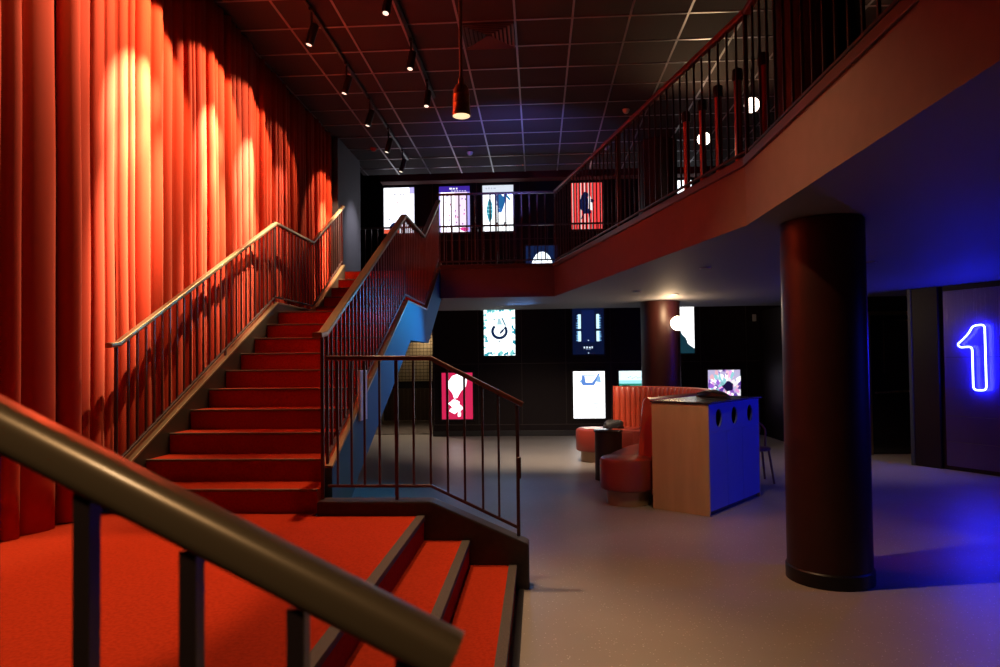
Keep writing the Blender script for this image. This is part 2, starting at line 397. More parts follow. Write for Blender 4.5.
m = MB().prism_y([(-3.598, 0)]+kp+[(-3.598, .642)], .66, KY0); m.build('kerb', 'kerb', pf, bevel=.012)
MB().box(-.172, -.125, KY0, KY1, 0, .010).build('floor_edge_strip', 'black', pf)

# ------------------------------------------------------------------ stairs
Y1, TR, YL, T2 = 5.117, .3606, 9.8, .385
def nos(k): return HP+k*RI
def ny(k): return Y1+(k-1)*TR if k <= 10 else YL+(k-11)*T2
st = thing('staircase', 'red-carpeted two-flight staircase climbing beside the curtain', 'staircase', (-2.45, 5.1, 0))
XL, XR = -3.24, -1.69
for k in range(1, 15):
    y0 = ny(k); y1 = ny(k+1) if k != 10 else YL
    s_ = MB().box(XL, XR, y0, y1+(.02 if k < 14 else 0), nos(k)-RI-.03 if k > 1 else HP+.001, nos(k)).build('step' if k != 10 else 'landing', 'carpet', st)
    MB().box(XL, XR, y0-.012, y0+.018, nos(k)-.014, nos(k)+.005).build('nosing', 'step_nosing', s_, bevel=.003, seg=1)
MB().box(XL, XR, ny(15)-.012, 11.335, nos(15)-.2, nos(15)+.001).build('top_riser', 'carpet', st)
def stringer(x0, x1, y0, above, below, mats, foot):
    top = [(y0, nos(1)+above+(y0-Y1)/TR*RI)]
    a = above
    ktop = [(ny(10)+.0, nos(10)+a), (YL-.02, nos(10)+a), (ny(15), nos(15)+a-.0)]
    bot = [(ny(15)+.0, nos(15)-below-.06), (YL+.12, nos(10)-below+.03), (ny(10)+.16, nos(10)-below+.03)]
    yb = y0
    zb = nos(10)-below-(ny(10)+.16-yb)/TR*RI
    pts = top+ktop+bot
    # lower end runs down to the floor
    yz = ny(10)+.16-(nos(10)-below+.03)/RI*TR
    pts += [(max(yz, y0+.01), 0.0)] if yz > y0 else []
    if foot: pts += [(y0, 0.0)] if yz > y0 else [(y0, zb)]
    return MB().prism_x(pts, x0, x1)
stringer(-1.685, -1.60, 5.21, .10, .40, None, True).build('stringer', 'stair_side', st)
stringer(-3.33, -3.245, 5.13, .10, .40, None, True).build('stringer', 'inner_stringer', st)
for x in (-1.6425, -3.2875):
    y0 = 5.21 if x > -2 else 5.13; cw = .048 if x > -2 else .044
    m = MB(); m.sweep([(x, y0, nos(1)+.11+(y0-Y1)/TR*RI), (x, ny(10), nos(10)+.11), (x, YL-.02, nos(10)+.11), (x, ny(15), nos(15)+.11)], [(-cw, -.012), (cw, -.012), (cw, .012), (-cw, .012)])
    m.build('stringer_cap', 'bronze', st, bevel=.003, seg=1)
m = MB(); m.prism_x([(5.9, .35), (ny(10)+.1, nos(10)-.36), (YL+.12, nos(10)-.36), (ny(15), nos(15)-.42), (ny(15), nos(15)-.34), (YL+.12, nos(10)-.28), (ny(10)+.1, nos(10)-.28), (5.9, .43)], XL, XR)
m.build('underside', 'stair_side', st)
MB().box(-1.598, -1.575, 5.97, 6.21, 1.16, 1.61).build('side_panel', 'pale_post', st, bevel=.003)

# ------------------------------------------------------------------ railings
def railing(name, label, top, prof, bot, bars, railmat, barmat='dark_bar', bw=.016, posts=(), pw=.03, group=None, loc=None, handname='handrail'):
    t = thing(name, label, 'railing', loc or (top[0][0], top[0][1], 0), group)
    MB().sweep(top, prof).build(handname, railmat, t, auto=True)
    if bot: MB().sweep(bot, rrect(.022, .022, .003, 1)).build('bottom_rail', barmat, t)
    me = {}
    first = None
    for (x, y, z0, z1) in bars:
        key = round(z1-z0, 2)
        b = None
        if key in me:
            b = me[key].copy(); C.objects.link(b)
            b.location = (x-me[key]['ax'], y-me[key]['ay'], z0-me[key]['az'])
        else:
            b = MB().box(x-bw/2, x+bw/2, y-bw/2, y+bw/2, z0, z1).build('baluster', barmat, t)
            b['ax'] = x; b['ay'] = y; b['az'] = z0; me[key] = b
    for (x, y, z0, z1) in posts:
        MB().box(x-pw/2, x+pw/2, y-pw/2, y+pw/2, z0, z1).build('post', barmat, t, bevel=.003, seg=1)
    return t
HR = rrect(.055, .038, .010)
# stair railings
def stairline(off, x, y_start):
    z = nos(1)+off
    return [(x, y_start, z), (x, Y1+.03, z+.015), (x, ny(10), nos(10)+off), (x, YL-.03, nos(10)+off), (x, ny(15)+.03, nos(15)+off)]
def zline(y, off):
    if y < ny(10): return nos(1)+off+(y-Y1)/TR*RI
    if y < YL: return nos(10)+off
    return nos(10)+off+(y-YL+.03)/(ny(15)-YL+.03)*(5*RI)
def stair_bars(x, y0, zb, zt):
    out = []; y = y0
    while y < ny(15)-.05:
        out.append((x, y, zline(y, zb), zline(y, zt))); y += .123
    return out
lo = .19
railing('stair_railing', 'bronze-topped railing climbing in front of the red curtain on the left of the stairs', stairline(1.115, -3.275, 5.03), HR,
        [(-3.285, 5.16, nos(1)+lo+.02), (-3.285, ny(10), nos(10)+lo), (-3.285, YL, nos(10)+lo), (-3.285, ny(15), nos(15)+lo)],
        stair_bars(-3.285, 5.30, lo, 1.125), 'bronze', posts=[(-3.285, 5.14, nos(1)+.1, nos(1)+1.13), (-3.285, ny(10)-.03, nos(10)+.10, nos(10)+1.13), (-3.285, 7.0, zline(7.0, .12), zline(7.0, lo)), (-3.285, ny(15)-.02, nos(15)+.1, nos(15)+1.13)], pw=.024)
railing('stair_railing', 'railing on the open right-hand side of the stairs with a broad bronze handrail', stairline(1.17, -1.645, 5.00), rrect(.075, .04, .010),
        [(-1.645, 5.26, nos(1)+lo+.06), (-1.645, ny(10), nos(10)+lo), (-1.645, YL, nos(10)+lo), (-1.645, ny(15), nos(15)+lo)],
        stair_bars(-1.645, 5.36, lo, 1.155), 'bronze', posts=[(-1.645, 5.12, .645, nos(1)+1.16), (-1.645, 5.24, nos(1)+.18, nos(1)+1.2), (-1.645, ny(10)-.03, nos(10)+.1, nos(10)+1.16), (-1.645, ny(15)-.02, nos(15)+.1, nos(15)+1.16)], pw=.024)
# platform railings (far kerb, near kerb)
def plat_z(x, flat, end):      # handrail or bottom rail height along the kerb
    return flat if x < -.813 else flat+(end-flat)*(x+.813)/(.813-.13)
xs = [-1.526, -1.419, -1.319, -1.204, -.945, -.816, -.687, -.559, -.424, -.304]
yf = 5.115
railing('platform_railing', 'low dark railing on the far kerb of the platform, beside the lounge', [(-1.61, yf, 1.715), (-.813, yf, 1.705), (-.12, yf, 1.35)], rrect(.045, .036, .008),
        [(-1.60, yf, .745), (-.816, yf, .745), (-.165, yf, .435)],
        [(x, yf, plat_z(x, .745, .435), plat_z(x, 1.69, 1.34)) for x in xs], 'platform_rail',
        posts=[(-1.075, yf, .642, 1.69), (-.161, yf, .37, 1.345), (-.150, yf-.02, .80, .96)], pw=.026)
yn = .76
xs = [-1.625, -1.5, -1.375, -1.255, -1.13, -1.01, -.885, -.765, -.642, -.52, -.396, -.273]
railing('platform_railing', 'close, blurred bronze railing crossing the lower left corner of the picture', [(-2.2, yn, 1.70), (-.813, yn, 1.70), (-.098, yn, 1.345)], rrect(.052, .052, .018, 5),
        [(-2.2, yn, .745), (-.816, yn, .745), (-.165, yn, .435)],
        [(x, yn, plat_z(x, .745, .435), plat_z(x, 1.68, 1.325)) for x in xs], 'handrail', bw=.02,
        posts=[(-2.15, yn, .642, 1.69), (-.150, yn, .37, 1.35)], pw=.024)
# upper floor railings
zt, zb = 4.425, UP+.10
bars = []; L = math.hypot(KX-CX_, CY_-KY); n = int(L/.145)
def off(p, d=.03): return p
for i in range(n+1):
    t = i/n; bars.append((CX_+(KX-CX_)*t+.03, CY_+(KY-CY_)*t+.02, zb, zt-.02))
railing('balcony_railing', 'red-brown balcony railing running diagonally from the bridge to the kink of the balcony', [(CX_+.03, CY_+.02, zt), (KX+.03, KY+.02, zt)], rrect(.06, .05, .012),
        [(CX_+.03, CY_+.02, zb), (KX+.03, KY+.02, zb)], bars, 'red_handrail', posts=[(CX_+.03, CY_+.02, UP, zt), ((CX_+KX)/2+.03, (CY_+KY)/2+.02, UP, zt), (KX+.03, KY+.03, UP, zt)])
bars = [(KX+.035, KY-.13-i*.16, zb, zt-.02) for i in range(33)]
railing('balcony_railing', 'balcony railing above the brown fascia at the top right, in front of the dark column', [(KX+.035, KY, zt), (KX+.035, -.2, zt)], rrect(.06, .05, .012),
        [(KX+.035, KY, zb), (KX+.035, -.2, zb)], bars, 'red_handrail', posts=[(KX+.035, 2.6, UP, zt)])
bars = [(-1.52+i*.128, CY_+.02, zb, zt-.02) for i in range(14)]
railing('bridge_railing', 'dark railing along the front edge of the bridge before the posters', [(-1.63, CY_+.02, zt), (CX_, CY_+.02, zt)], rrect(.04, .035, .006),
        [(-1.6, CY_+.02, zb), (CX_, CY_+.02, zb)], bars, 'dark_bar', posts=[(-.66, CY_+.02, UP, zt)], bw=.021)
bars = [(-3.62+i*.128, 13.69, zb, zt-.02) for i in range(63)]
railing('bridge_railing', 'rear railing of the bridge directly in front of the lit poster wall', [(-3.74, 13.69, zt), (4.4, 13.69, zt)], rrect(.04, .035, .006),
        [(-3.74, 13.69, zb), (4.4, 13.69, zb)], bars, 'dark_bar', bw=.014, posts=[(-3.72, 13.69, UP, zt), (-1.1, 13.69, UP, zt), (1.0, 13.69, UP, zt), (4.38, 13.69, UP, zt)])

# ------------------------------------------------------------------ red barrier posts behind the balcony railing
proto = None
for i, (x, y, h, lab) in enumerate(((1.548, 7.031, .98, 'red barrier post with black cap, farthest of the row behind the balcony railing'), (1.635, 6.714, .99, 'red barrier post with black cap, second farthest in the balcony row'),
                             (1.70, 6.378, 1.0, 'red barrier post with black cap, middle one of the balcony row'), (1.775, 6.02, 1.0, 'red barrier post with black cap, second nearest in the balcony row'),
                             (1.90, 5.72, 1.0, 'red barrier post with black cap, nearest of the row beside the dark column'))):
    if proto is None:
        proto = thing('barrier_post', lab, 'barrier post', (x, y, UP), 'red barrier posts on the balcony')
        MB().lathe((x, y, UP), [(.14, 0), (.14, .012), (.05, .03)], 20).build('foot', 'black_metal', proto, auto=True)
        MB().lathe((x, y, UP), [(.032, .02), (.032, .90)], 16).build('pole', 'red_post', proto, auto=True)
        cpt = MB().lathe((x, y, UP), [(.045, .88), (.045, .975), (.038, .985)], 16)
        cpt.build('cap', 'black_metal', proto, auto=True)
    else:
        c = copy_tree(proto); c.location = (x, y, UP); c['label'] = lab

# ------------------------------------------------------------------ poster light boxes
def blob(cx_, cy_, rx, ry, n=14, jag=.12, seed=1, rot=0):
    r = random.Random(seed); o = []
    for i in range(n):
        a = 2*PI*i/n; k = 1+r.uniform(-jag, jag); x = rx*k*math.cos(a); y = ry*k*math.sin(a)
        o.append((cx_+x*math.cos(rot)-y*math.sin(rot), cy_+x*math.sin(rot)+y*math.cos(rot)))
    return o
def rc(x0, y0, x1, y1): return [(x0, y0), (x1, y0), (x1, y1), (x0, y1)]
inks = {}
def ink(col, st=1.0):
    k = (col, st)
    if k not in inks: inks[k] = mat('backlit_print', (.02, .02, .02), .3, emit=st, ecol=col)
    return inks[k]
WH = (1, 1, 1); 
def poster(label, xc, zb_, art, wd=.70, ht=1.045, cat='poster'):
    t = thing('poster_lightbox', label, cat, (xc, WALLY, zb_), 'lit poster boxes on the far wall')
    f = .035
    m = MB(); y0, y1 = WALLY-.055, WALLY-.001; x0, x1, z0, z1 = xc-wd/2, xc+wd/2, zb_, zb_+ht
    m.box(x0-f, x0, y0, y1, z0-f, z1+f); m.box(x1, x1+f, y0, y1, z0-f, z1+f); m.box(x0, x1, y0, y1, z1, z1+f); m.box(x0, x1, y0, y1, z0-f, z0)
    m.build('case', 'black_metal', t)
    m = MB(); mats = []; ys = WALLY-.040
    m.box(x0, x1, ys, y1-.005, z0, z1, 0); mats.append(ink(*art[0]))
    for k, (pts, col, stg) in enumerate(art[1]):
        im = ink(col, stg)
        if im not in mats: mats.append(im)
        mi = mats.index(im); yy = ys-.0006*(k+1)
        P_ = [(x0+min(max(a, 0), 1)*wd, z0+min(max(b, 0), 1)*ht) for a, b in pts]
        m.add([(x, yy, z) for x, z in P_], [tuple(range(len(P_)))], mi)
    o = m.build('print', mats, t)
    return t
xs = (-3.12, -1.85, -.86, .105, 1.125, 2.12, 3.11, 4.09); R1, R2, R3, R4 = 4.62, 3.225, 1.81, .388
S = 2.0
def bars_(y, x0, x1, n, h, seed):
    r = random.Random(seed); o = []; x = x0; st_ = (x1-x0)/n
    for i in range(n): o.append(rc(x0+i*st_, y, x0+i*st_+st_*r.uniform(.45, .8), y+h*r.uniform(.7, 1)))
    return o
NAVY = (.01, .02, .12)
poster('white lit poster on the upper left above the stairs with navy and red marks', xs[0], R1, (((.88, .90, 1), S),
       [(rc(.84, .86, 1, 1), (.55, .50, .95), 1.1)]+[(b, (.45, .42, .5), .9) for b in bars_(.84, .32, .72, 4, .025, 2)]+
       [([(.40, .66), (.47, .70), (.45, .64)], (.7, .25, .2), .8), ([(.46, .62), (.54, .54), (.50, .58)], (.7, .25, .2), .8), (blob(.36, .16, .17, .09, 10, .2, 4), NAVY, .6), (blob(.18, .30, .03, .015, 8, .2, 5), NAVY, .6), (rc(0, .0, .5, .09), (.9, .12, .06), 1)]))
pk = [(rc(0, .87, 1, 1), (.05, .02, .36), 1.0), (rc(0, 0, .05, .87), (.55, .45, 1), 1.2), (rc(.92, 0, 1, .87), (.45, .40, .95), 1.1), (rc(.5, .12, .92, .87), (.95, .72, 1), 1.25)]
pk += [(b, (.9, .9, 1), 1.3) for b in bars_(.93, .34, .66, 3, .04, 6)]+[(b, (.8, .8, 1), 1.1) for b in bars_(.885, .40, .92, 6, .025, 7)]
r_ = random.Random(8)
for i in range(26): pk.append((blob(r_.uniform(.1, .9), r_.uniform(.1, .82), .022, .018, 7, .4, i), r_.choice([(.25, .1, .35), (.85, .1, .35), (.3, .25, .6)]), .8))
pk += [(blob(.82, .05, .16, .05, 9, .3, 3), (.85, .05, .35), 1)]
poster('pale pink speckled lit poster with a purple band along its top', xs[1], R1, (((.95, .90, 1), S), pk))
tl = [(rc(0, .84, 1, 1), (.75, .82, .92), 1.0)]+[(b, (.6, .66, .8), .8) for b in bars_(.92, .1, .45, 4, .03, 9)]
tl += [(blob(.23, .46, .10, .24, 14, .1, 3), (.03, .35, .48), .9), (rc(.15, .38, .31, .40), (.4, .8, .9), 1), (rc(.15, .46, .31, .48), (.4, .8, .9), 1), (rc(.15, .54, .31, .56), (.4, .8, .9), 1)]
tl += [([(.42, .78), (.55, .52), (.62, .42), (.68, .52), (.80, .80), (.70, .80), (.62, .62), (.54, .80)], (.01, .10, .38), .9), (blob(.57, .64, .13, .14, 12, .2, 5), (.02, .16, .42), .9), (blob(.56, .45, .08, .05, 9, .2, 6), (.04, .2, .6), .9), ([(.78, .80), (.92, .68), (.86, .66), (.72, .78)], (.02, .25, .5), .9), (blob(.47, .17, .03, .02, 8, .2, 8), (.05, .05, .1), .6), (blob(.70, .17, .03, .03, 8, .2, 9), (.05, .05, .1), .6)]
poster('white lit poster with a teal tail and dark blue winged shape', xs[2], R1, (((.93, .97, 1), S), tl))
rd = []
for i in range(8): rd.append((rc(.06+i*.125, 0, .095+i*.125, 1), (1, .70, .66), 1.0))
rd += [(blob(.43, .56, .15, .20, 12, .15, 3), NAVY, .5), ([(.36, .44), (.62, .44), (.66, .34), (.40, .33)], NAVY, .5), ([(.60, .76), (.68, .62), (.70, .40), (.60, .42), (.56, .62)], (1, .9, .9), 1.2), (blob(.48, .74, .09, .06, 9, .2, 5), NAVY, .5), ([(.64, .66), (.76, .62), (.72, .56), (.64, .58)], NAVY, .5), ([(.44, .34), (.36, .22), (.32, .22), (.40, .36)], NAVY, .5), ([(.60, .34), (.64, .16), (.60, .16), (.56, .34)], NAVY, .5)]
poster('red lit poster with pale vertical stripes and a navy figure', xs[4], R1, (((.85, .05, .05), 1.1), rd))
poster('plain white lit poster glimpsed between red barrier posts on the balcony', xs[6], R1, (((.9, .95, 1), S), [(rc(.2, .55, .8, .57), (.3, .3, .4), .6)]))
ar = [([(.18, 0), (.18, .53)]+[(.52+.34*math.cos(a), .53+.34*math.sin(a)) for a in [PI-PI*i/12 for i in range(13)]]+[(.86, .53), (.86, 0)], (.85, .93, 1), S), (blob(.5, .28, .1, .05, 9, .3, 3), (.7, .1, .25), 1)]
poster('navy lit poster with a glowing white arch, seen just under the bridge railing', xs[3], R2, (((.004, .014, .06), 1), ar))
sw = []; r_ = random.Random(4)
for i in range(46):
    a = r_.uniform(0, 6.28); sx = .5+.5*math.cos(a)*r_.uniform(.92, 1.1); sy = .5+.5*math.sin(a)*r_.uniform(.95, 1.05)
    if r_.random() < .5: sx = r_.choice([r_.uniform(0, .09), r_.uniform(.91, 1)]); sy = r_.random()
    else: sy = r_.choice([r_.uniform(0, .07), r_.uniform(.95, 1)]); sx = r_.random()
    sw.append((blob(sx, sy, r_.uniform(.03, .07), r_.uniform(.02, .05), 9, .45, i), r_.choice([(.04, .45, .55), (.02, .3, .42), (.25, .75, .75)]), 1.0))
def ring(cx_, cy_, rx, ry, tw, a0, a1, n=20):
    o = [(cx_+rx*math.cos(a0+(a1-a0)*i/n), cy_+ry*math.sin(a0+(a1-a0)*i/n)) for i in range(n+1)]
    return o+[(cx_+(rx-tw)*math.cos(a1-(a1-a0)*i/n), cy_+(ry-tw*.7)*math.sin(a1-(a1-a0)*i/n)) for i in range(n+1)]
sw += [(ring(.5, .52, .27, .175, .09, PI*.72, PI*2.22), (.01, .03, .12), .6), ([(.42, .66), (.46, .80), (.52, .80), (.60, .66)], (.45, .72, .8), 1), (blob(.58, .52, .09, .03, 10, .1, 2, .6), (.01, .03, .15), .6), ([(.55, .82), (.62, .80), (.72, .64), (.68, .63)], (.1, .3, .4), .8), (blob(.34, .78, .05, .012, 8, .1, 2), (.1, .3, .35), .8), (blob(.5, .31, .05, .015, 8, .1, 2), NAVY, .7)]
poster('white lit poster with a teal splashed border and dark round flask drawing', xs[2], R3, (((.88, 1, 1), S), sw))
bl = []
for sx in (.18, .76):
    for z0_, z1_ in ((.55, .86), (.28, .50)):
        r_ = random.Random(int(sx*100+z0_*10)); out = [(sx, z0_), (sx+.09, z0_), (sx+.09, z1_), (sx, z1_)] 
        bl.append((out, (.62, .90, 1), 1.25))
        for q in range(6):
            zz = z0_+(z1_-z0_)*q/6
            if sx < .5: bl.append(([(sx, zz), (sx-.03-.05*r_.random(), zz+.02), (sx, zz+.04)], (.2, .5, .9), 1))
            else: bl.append(([(sx+.09, zz), (sx+.13+.05*r_.random(), zz+.02), (sx+.09, zz+.04)], (.2, .5, .9), 1))
bl += [(rc(.30, .26, .70, .95), (.006, .02, .14), .5)]+[(b, (.7, .85, 1), 1.1) for b in bars_(.13, .35, .68, 4, .045, 3)]+[(b, (.3, .4, .7), .7) for b in bars_(.10, .42, .6, 4, .02, 3)]+[(blob(.5, .30, .02, .014, 8, .1, 2), (.6, .8, 1), 1), (blob(.5, .03, .02, .012, 8, .1, 2), (.6, .8, 1), 1)]
poster('dark blue lit poster with jagged white light bars down both sides', xs[4], R3, (((.006, .02, .11), .25), bl))
wp = [([(0, 0), (1, 0), (1, .10), (.80, .20), (.74, .32), (.62, .40), (.55, .52), (.5, .56), (0, .56)], (.01, .06, .09), .6)]
poster('white lit poster with a dark green silhouette, half hidden by the globe column', xs[6], R3, (((1, 1, .98), 1.8), wp))
cr = [([(.22, .82), (.34, .93), (.50, .97), (.68, .95), (.82, .84), (.78, .70), (.62, .60), (.50, .46), (.40, .44), (.34, .56), (.22, .66)], (1, .96, 1), S), (blob(.40, .34, .19, .08, 14, .25, 3), (1, .95, 1), S), (blob(.46, .22, .20, .09, 14, .3, 5), (1, .95, 1), S), (blob(.56, .10, .06, .05, 9, .2, 8), (1, .95, 1), S), (rc(.12, .0, .14, 1), (.5, .01, .08), .8)]
poster('crimson lit poster with a white burst, seen through the platform railing', xs[1]+.02, R4, (((.85, .02, .11), .8), cr))
wt = [([(.28, .92), (.26, .76), (.30, .70), (.66, .70), (.78, .84), (.84, .94), (.80, .96), (.72, .86), (.60, .76), (.40, .76), (.36, .92)], (.12, .28, .75), 1), ([(.16, .76), (.28, .84), (.26, .76)], (.35, .6, .9), 1), ([(.72, .78), (.88, .76), (.86, .88), (.80, .92)], (.3, .55, .9), 1), (rc(.34, .90, .70, .93), (.6, .75, .95), 1.1), (rc(.62, .30, .78, .34), (.75, .80, .9), 1.1), (rc(.70, .20, .78, .24), (.75, .80, .9), 1.1), (rc(.40, .025, .48, .035), (.1, .1, .2), .6)]
poster('white lit poster with a blue scarf drawing, low on the wall left of the sofa', xs[4], R4, (((.97, .98, 1), S), wt))
scn = [(rc(0, .0, 1, .66), (.01, .02, .05), .6), (rc(0, .66, 1, .73), (.02, .30, .22), .9), (rc(.10, .66, .34, .70), (.0, .1, .08), .6), (rc(0, .73, 1, .80), (.35, .85, .9), 1.1)]
for i in range(8): scn.append((blob(.3+.06*i, .86+.02*math.sin(i*2), .02, .01, 7, .3, i), (.3, .5, .6), .9))
poster('pale blue lit poster with green foot, peeking over the sofa back beside the column', xs[5]+.02, R4, (((.75, .97, 1), 1.3), scn))
fl = []; r_ = random.Random(12)
for i in range(90):
    a = r_.uniform(0, 6.28); d_ = r_.uniform(.12, .62)
    fl.append((blob(.55+d_*math.cos(a), .66+d_*.66*math.sin(a), r_.uniform(.05, .11), r_.uniform(.03, .06), 9, .4, i, a), r_.choice([(.95, .95, 1), (.85, .35, .75), (.28, .10, .55), (.25, .55, .6), (.95, .9, .95), (.12, .05, .35), (.9, .5, .6)]), r_.choice([1, 1.3])))
fl += [(blob(.60, .66, .17, .10, 14, .25, 3), (.02, .01, .10), .5), (rc(0, 0, 1, .36), (.1, .05, .2), .5)]
poster('purple and white floral lit poster above the dark end of the recycling cabinet', xs[7], R4, (((.55, .50, .75), 1.0), fl))

# ------------------------------------------------------------------ sofa
def catmull(pts, n=8):
    P_ = [Vector((*p, 0)) for p in pts]; P_ = [2*P_[0]-P_[1]]+P_+[2*P_[-1]-P_[-2]]; o = []
    for i in range(1, len(P_)-2):
        for k in range(n):
            t = k/n; a, b, c, d = P_[i-1:i+3]
            o.append(.5*((2*b)+(-a+c)*t+(2*a-5*b+4*c-d)*t*t+(-a+3*b-3*c+d)*t**3))
    o.append(P_[-2]); return o
def resample(P_, step):
    d = [0]
    for i in range(1, len(P_)): d.append(d[-1]+(P_[i]-P_[i-1]).length)
    n = max(2, round(d[-1]/step)); o = []; j = 0
    for i in range(n+1):
        s = d[-1]*i/n
        while j < len(d)-2 and d[j+1] < s: j += 1
        t = (s-d[j])/max(1e-9, d[j+1]-d[j]); o.append(P_[j].lerp(P_[j+1], t))
    return o
def normals(P_):
    o = []
    for i in range(len(P_)):
        t = (P_[min(i+1, len(P_)-1)]-P_[max(i-1, 0)]).normalized(); o.append(Vector((-t.y, t.x, 0)))   # left of travel = inside of the booth
    return o
path = resample(catmull([(1.27, 8.10), (1.72, 8.70), (2.22, 9.42), (2.50, 10.1), (2.50, 10.75), (2.25, 11.28), (1.85, 11.74), (1.28, 11.84)], 12), .03)
NRM = normals(path)
sf = thing('banquette_sofa', 'curved red leather booth sofa with a ribbed backrest in front of the round column', 'sofa', (1.9, 10, 0))
def strip(offs_z, name, mt, P_=path, N_=NRM, cap=True, chan=0):
    m = MB(); vs = []; fs = []; q = len(offs_z)
    for i, (p, n_) in enumerate(zip(P_, N_)):
        c = abs(math.sin(PI*i*.03/.09))**.5 if chan else 1
        for k, (o_, z) in enumerate(offs_z):
            oo = o_-(1-c)*chan if o_ > .04 else o_
            vs.append((p.x+n_.x*oo, p.y+n_.y*oo, z))
    for i in range(len(P_)-1):
        for k in range(q): fs.append((i*q+k, i*q+(k+1) % q, (i+1)*q+(k+1) % q, (i+1)*q+k))
    fs += [tuple(range(q)), tuple(range((len(P_)-1)*q, len(P_)*q))[::-1]]
    m.add(vs, fs); return m.build(name, mt, sf, auto=True)
strip([(.03, .50), (.15, .53), (.13, .76), (.10, 1.0), (.075, 1.17), (.05, 1.215), (.0, 1.23), (-.05, 1.21), (-.07, 1.16), (-.07, .10), (.0, .10)], 'backrest', 'leather', chan=.025)
# seat with rounded ends
def seat_ring(hw, z_prof, name, mt, ext=.30):
    cen = [p+n_*(.19+.21*min(1, i*.03/.8)**.8) for i, (p, n_) in enumerate(zip(path, NRM))]
    t0 = (path[0]-path[1]).normalized(); t1 = (cen[-1]-cen[-2]).normalized()
    cen = [cen[0]+t0*.166*(1-k/6) for k in range(6)]+cen+[cen[-1]+t1*ext*(k+1)/6 for k in range(6)]
    nr = normals(cen)
    m = MB(); loops = []
    for hw_, z in z_prof:
        w_ = hw*hw_ if hw_ <= 1 else hw
        w_ = hw-hw_
        left = [c+n_*w_ for c, n_ in zip(cen, nr)]; right = [c-n_*w_ for c, n_ in zip(cen, nr)]
        e = []
        for k in range(1, 12):
            a = PI*k/12; e.append(cen[-1]+nr[-1]*w_*math.cos(a)+(cen[-1]-cen[-2]).normalized()*w_*math.sin(a))
        s0 = []
        for k in range(1, 12):
            a = PI*k/12; s0.append(cen[0]-nr[0]*w_*math.cos(a)+(cen[0]-cen[1]).normalized()*w_*math.sin(a))
        loops.append([(v.x, v.y, z) for v in left+e+right[::-1]+s0])
    n = len(loops[0]); vs = [v for l_ in loops for v in l_]; fs = []
    for j in range(len(loops)-1):
        for i in range(n): fs.append((j*n+i, j*n+(i+1) % n, (j+1)*n+(i+1) % n, (j+1)*n+i))
    # caps as quads between left and right edges
    nl = len(cen)
    for b in (0, (len(loops)-1)*n):
        for i in range(nl-1): fs.append((b+i, b+i+1, b+nl+11+(nl-2-i), b+nl+11+(nl-1-i)))
        fs.append((b+nl-1,)+tuple(b+nl+k for k in range(11))+(b+nl+11,))
        fs.append((b+2*nl+10,)+tuple(b+2*nl+11+k for k in range(11))+(b,))
    m.add(vs, fs); return m.build(name, mt, sf, auto=True)
seat_ring(.312, [(.03, .175), (.008, .19), (0, .22), (0, .50), (.012, .53), (.04, .545)], 'seat', 'leather_dark')
seat_ring(.312, [(.080, .003), (.080, .18)], 'plinth', 'brushed_wood')
# small round table
tb = thing('side_table', 'dark drum-shaped side table with glossy top between the two sofa ends', 'table', (.97, 9.68, 0))
MB().lathe((.97, 9.68, 0), [(.19, .003), (.19, .67)], 32).build('drum', 'table_wood', tb, auto=True)
MB().lathe((.97, 9.68, 0), [(.195, .67), (.205, .675), (.205, .695), (.195, .70)], 32).build('top', 'table_top', tb, auto=True)
# bag and papers on the far seat end, bag on backrest
def lump(name, label, cat, c, sx, sy, sz, seed, rz=0, mt='bag'):
    r = random.Random(seed); m = MB(); prof = []
    nseg = 18; vs = []; fs = []; rows = 7
    for j in range(rows+1):
        a = j/rows*PI/2; z = math.sin(a)**.9*sz; rr = math.cos(a)**.45 if j < rows else 0.02
        for i in range(nseg):
            t = 2*PI*i/nseg; k = 1+.13*math.sin(3*t+seed)+.07*math.sin(5*t+seed*2+j)
            x = sx*rr*k*math.cos(t); y = sy*rr*k*math.sin(t)
            vs.append((c[0]+x*math.cos(rz)-y*math.sin(rz), c[1]+x*math.sin(rz)+y*math.cos(rz), c[2]+z*(1+.12*math.sin(2*t+seed))))
    for j in range(rows):
        for i in range(nseg): fs.append((j*nseg+i, j*nseg+(i+1) % nseg, (j+1)*nseg+(i+1) % nseg, (j+1)*nseg+i))
    fs += [tuple(range(nseg))[::-1], tuple(range(rows*nseg, (rows+1)*nseg))]
    m.add(vs, fs); return m
b = thing('handbag', 'black bag lying on the far rounded end of the sofa seat', 'bag', (1.22, 11.42, .546))
lump('', '', '', (1.22, 11.42, .546), .17, .10, .13, 2).build('body', 'bag', b, smooth=True)
MB().sweep([(1.10, 11.34, .59), (1.06, 11.28, .57), (1.1, 11.22, .557), (1.2, 11.22, .555), (1.28, 11.28, .57), (1.32, 11.36, .60)], circ(.009, 6)).build('strap', 'bag', b)
m = MB(); m.box(.74, 1.02, 11.32, 11.56, .547, .555, rz=.3, piv=(.9, 11.44)); tag(m.build('magazine', 'paper', bevel=.002), 'pale magazine lying on the far end of the red sofa seat', 'magazine')
b = thing('backpack', 'dark rumpled bag resting on the wide rim behind the sofa back, before the floral poster', 'bag', (2.30, 8.86, 1.20))

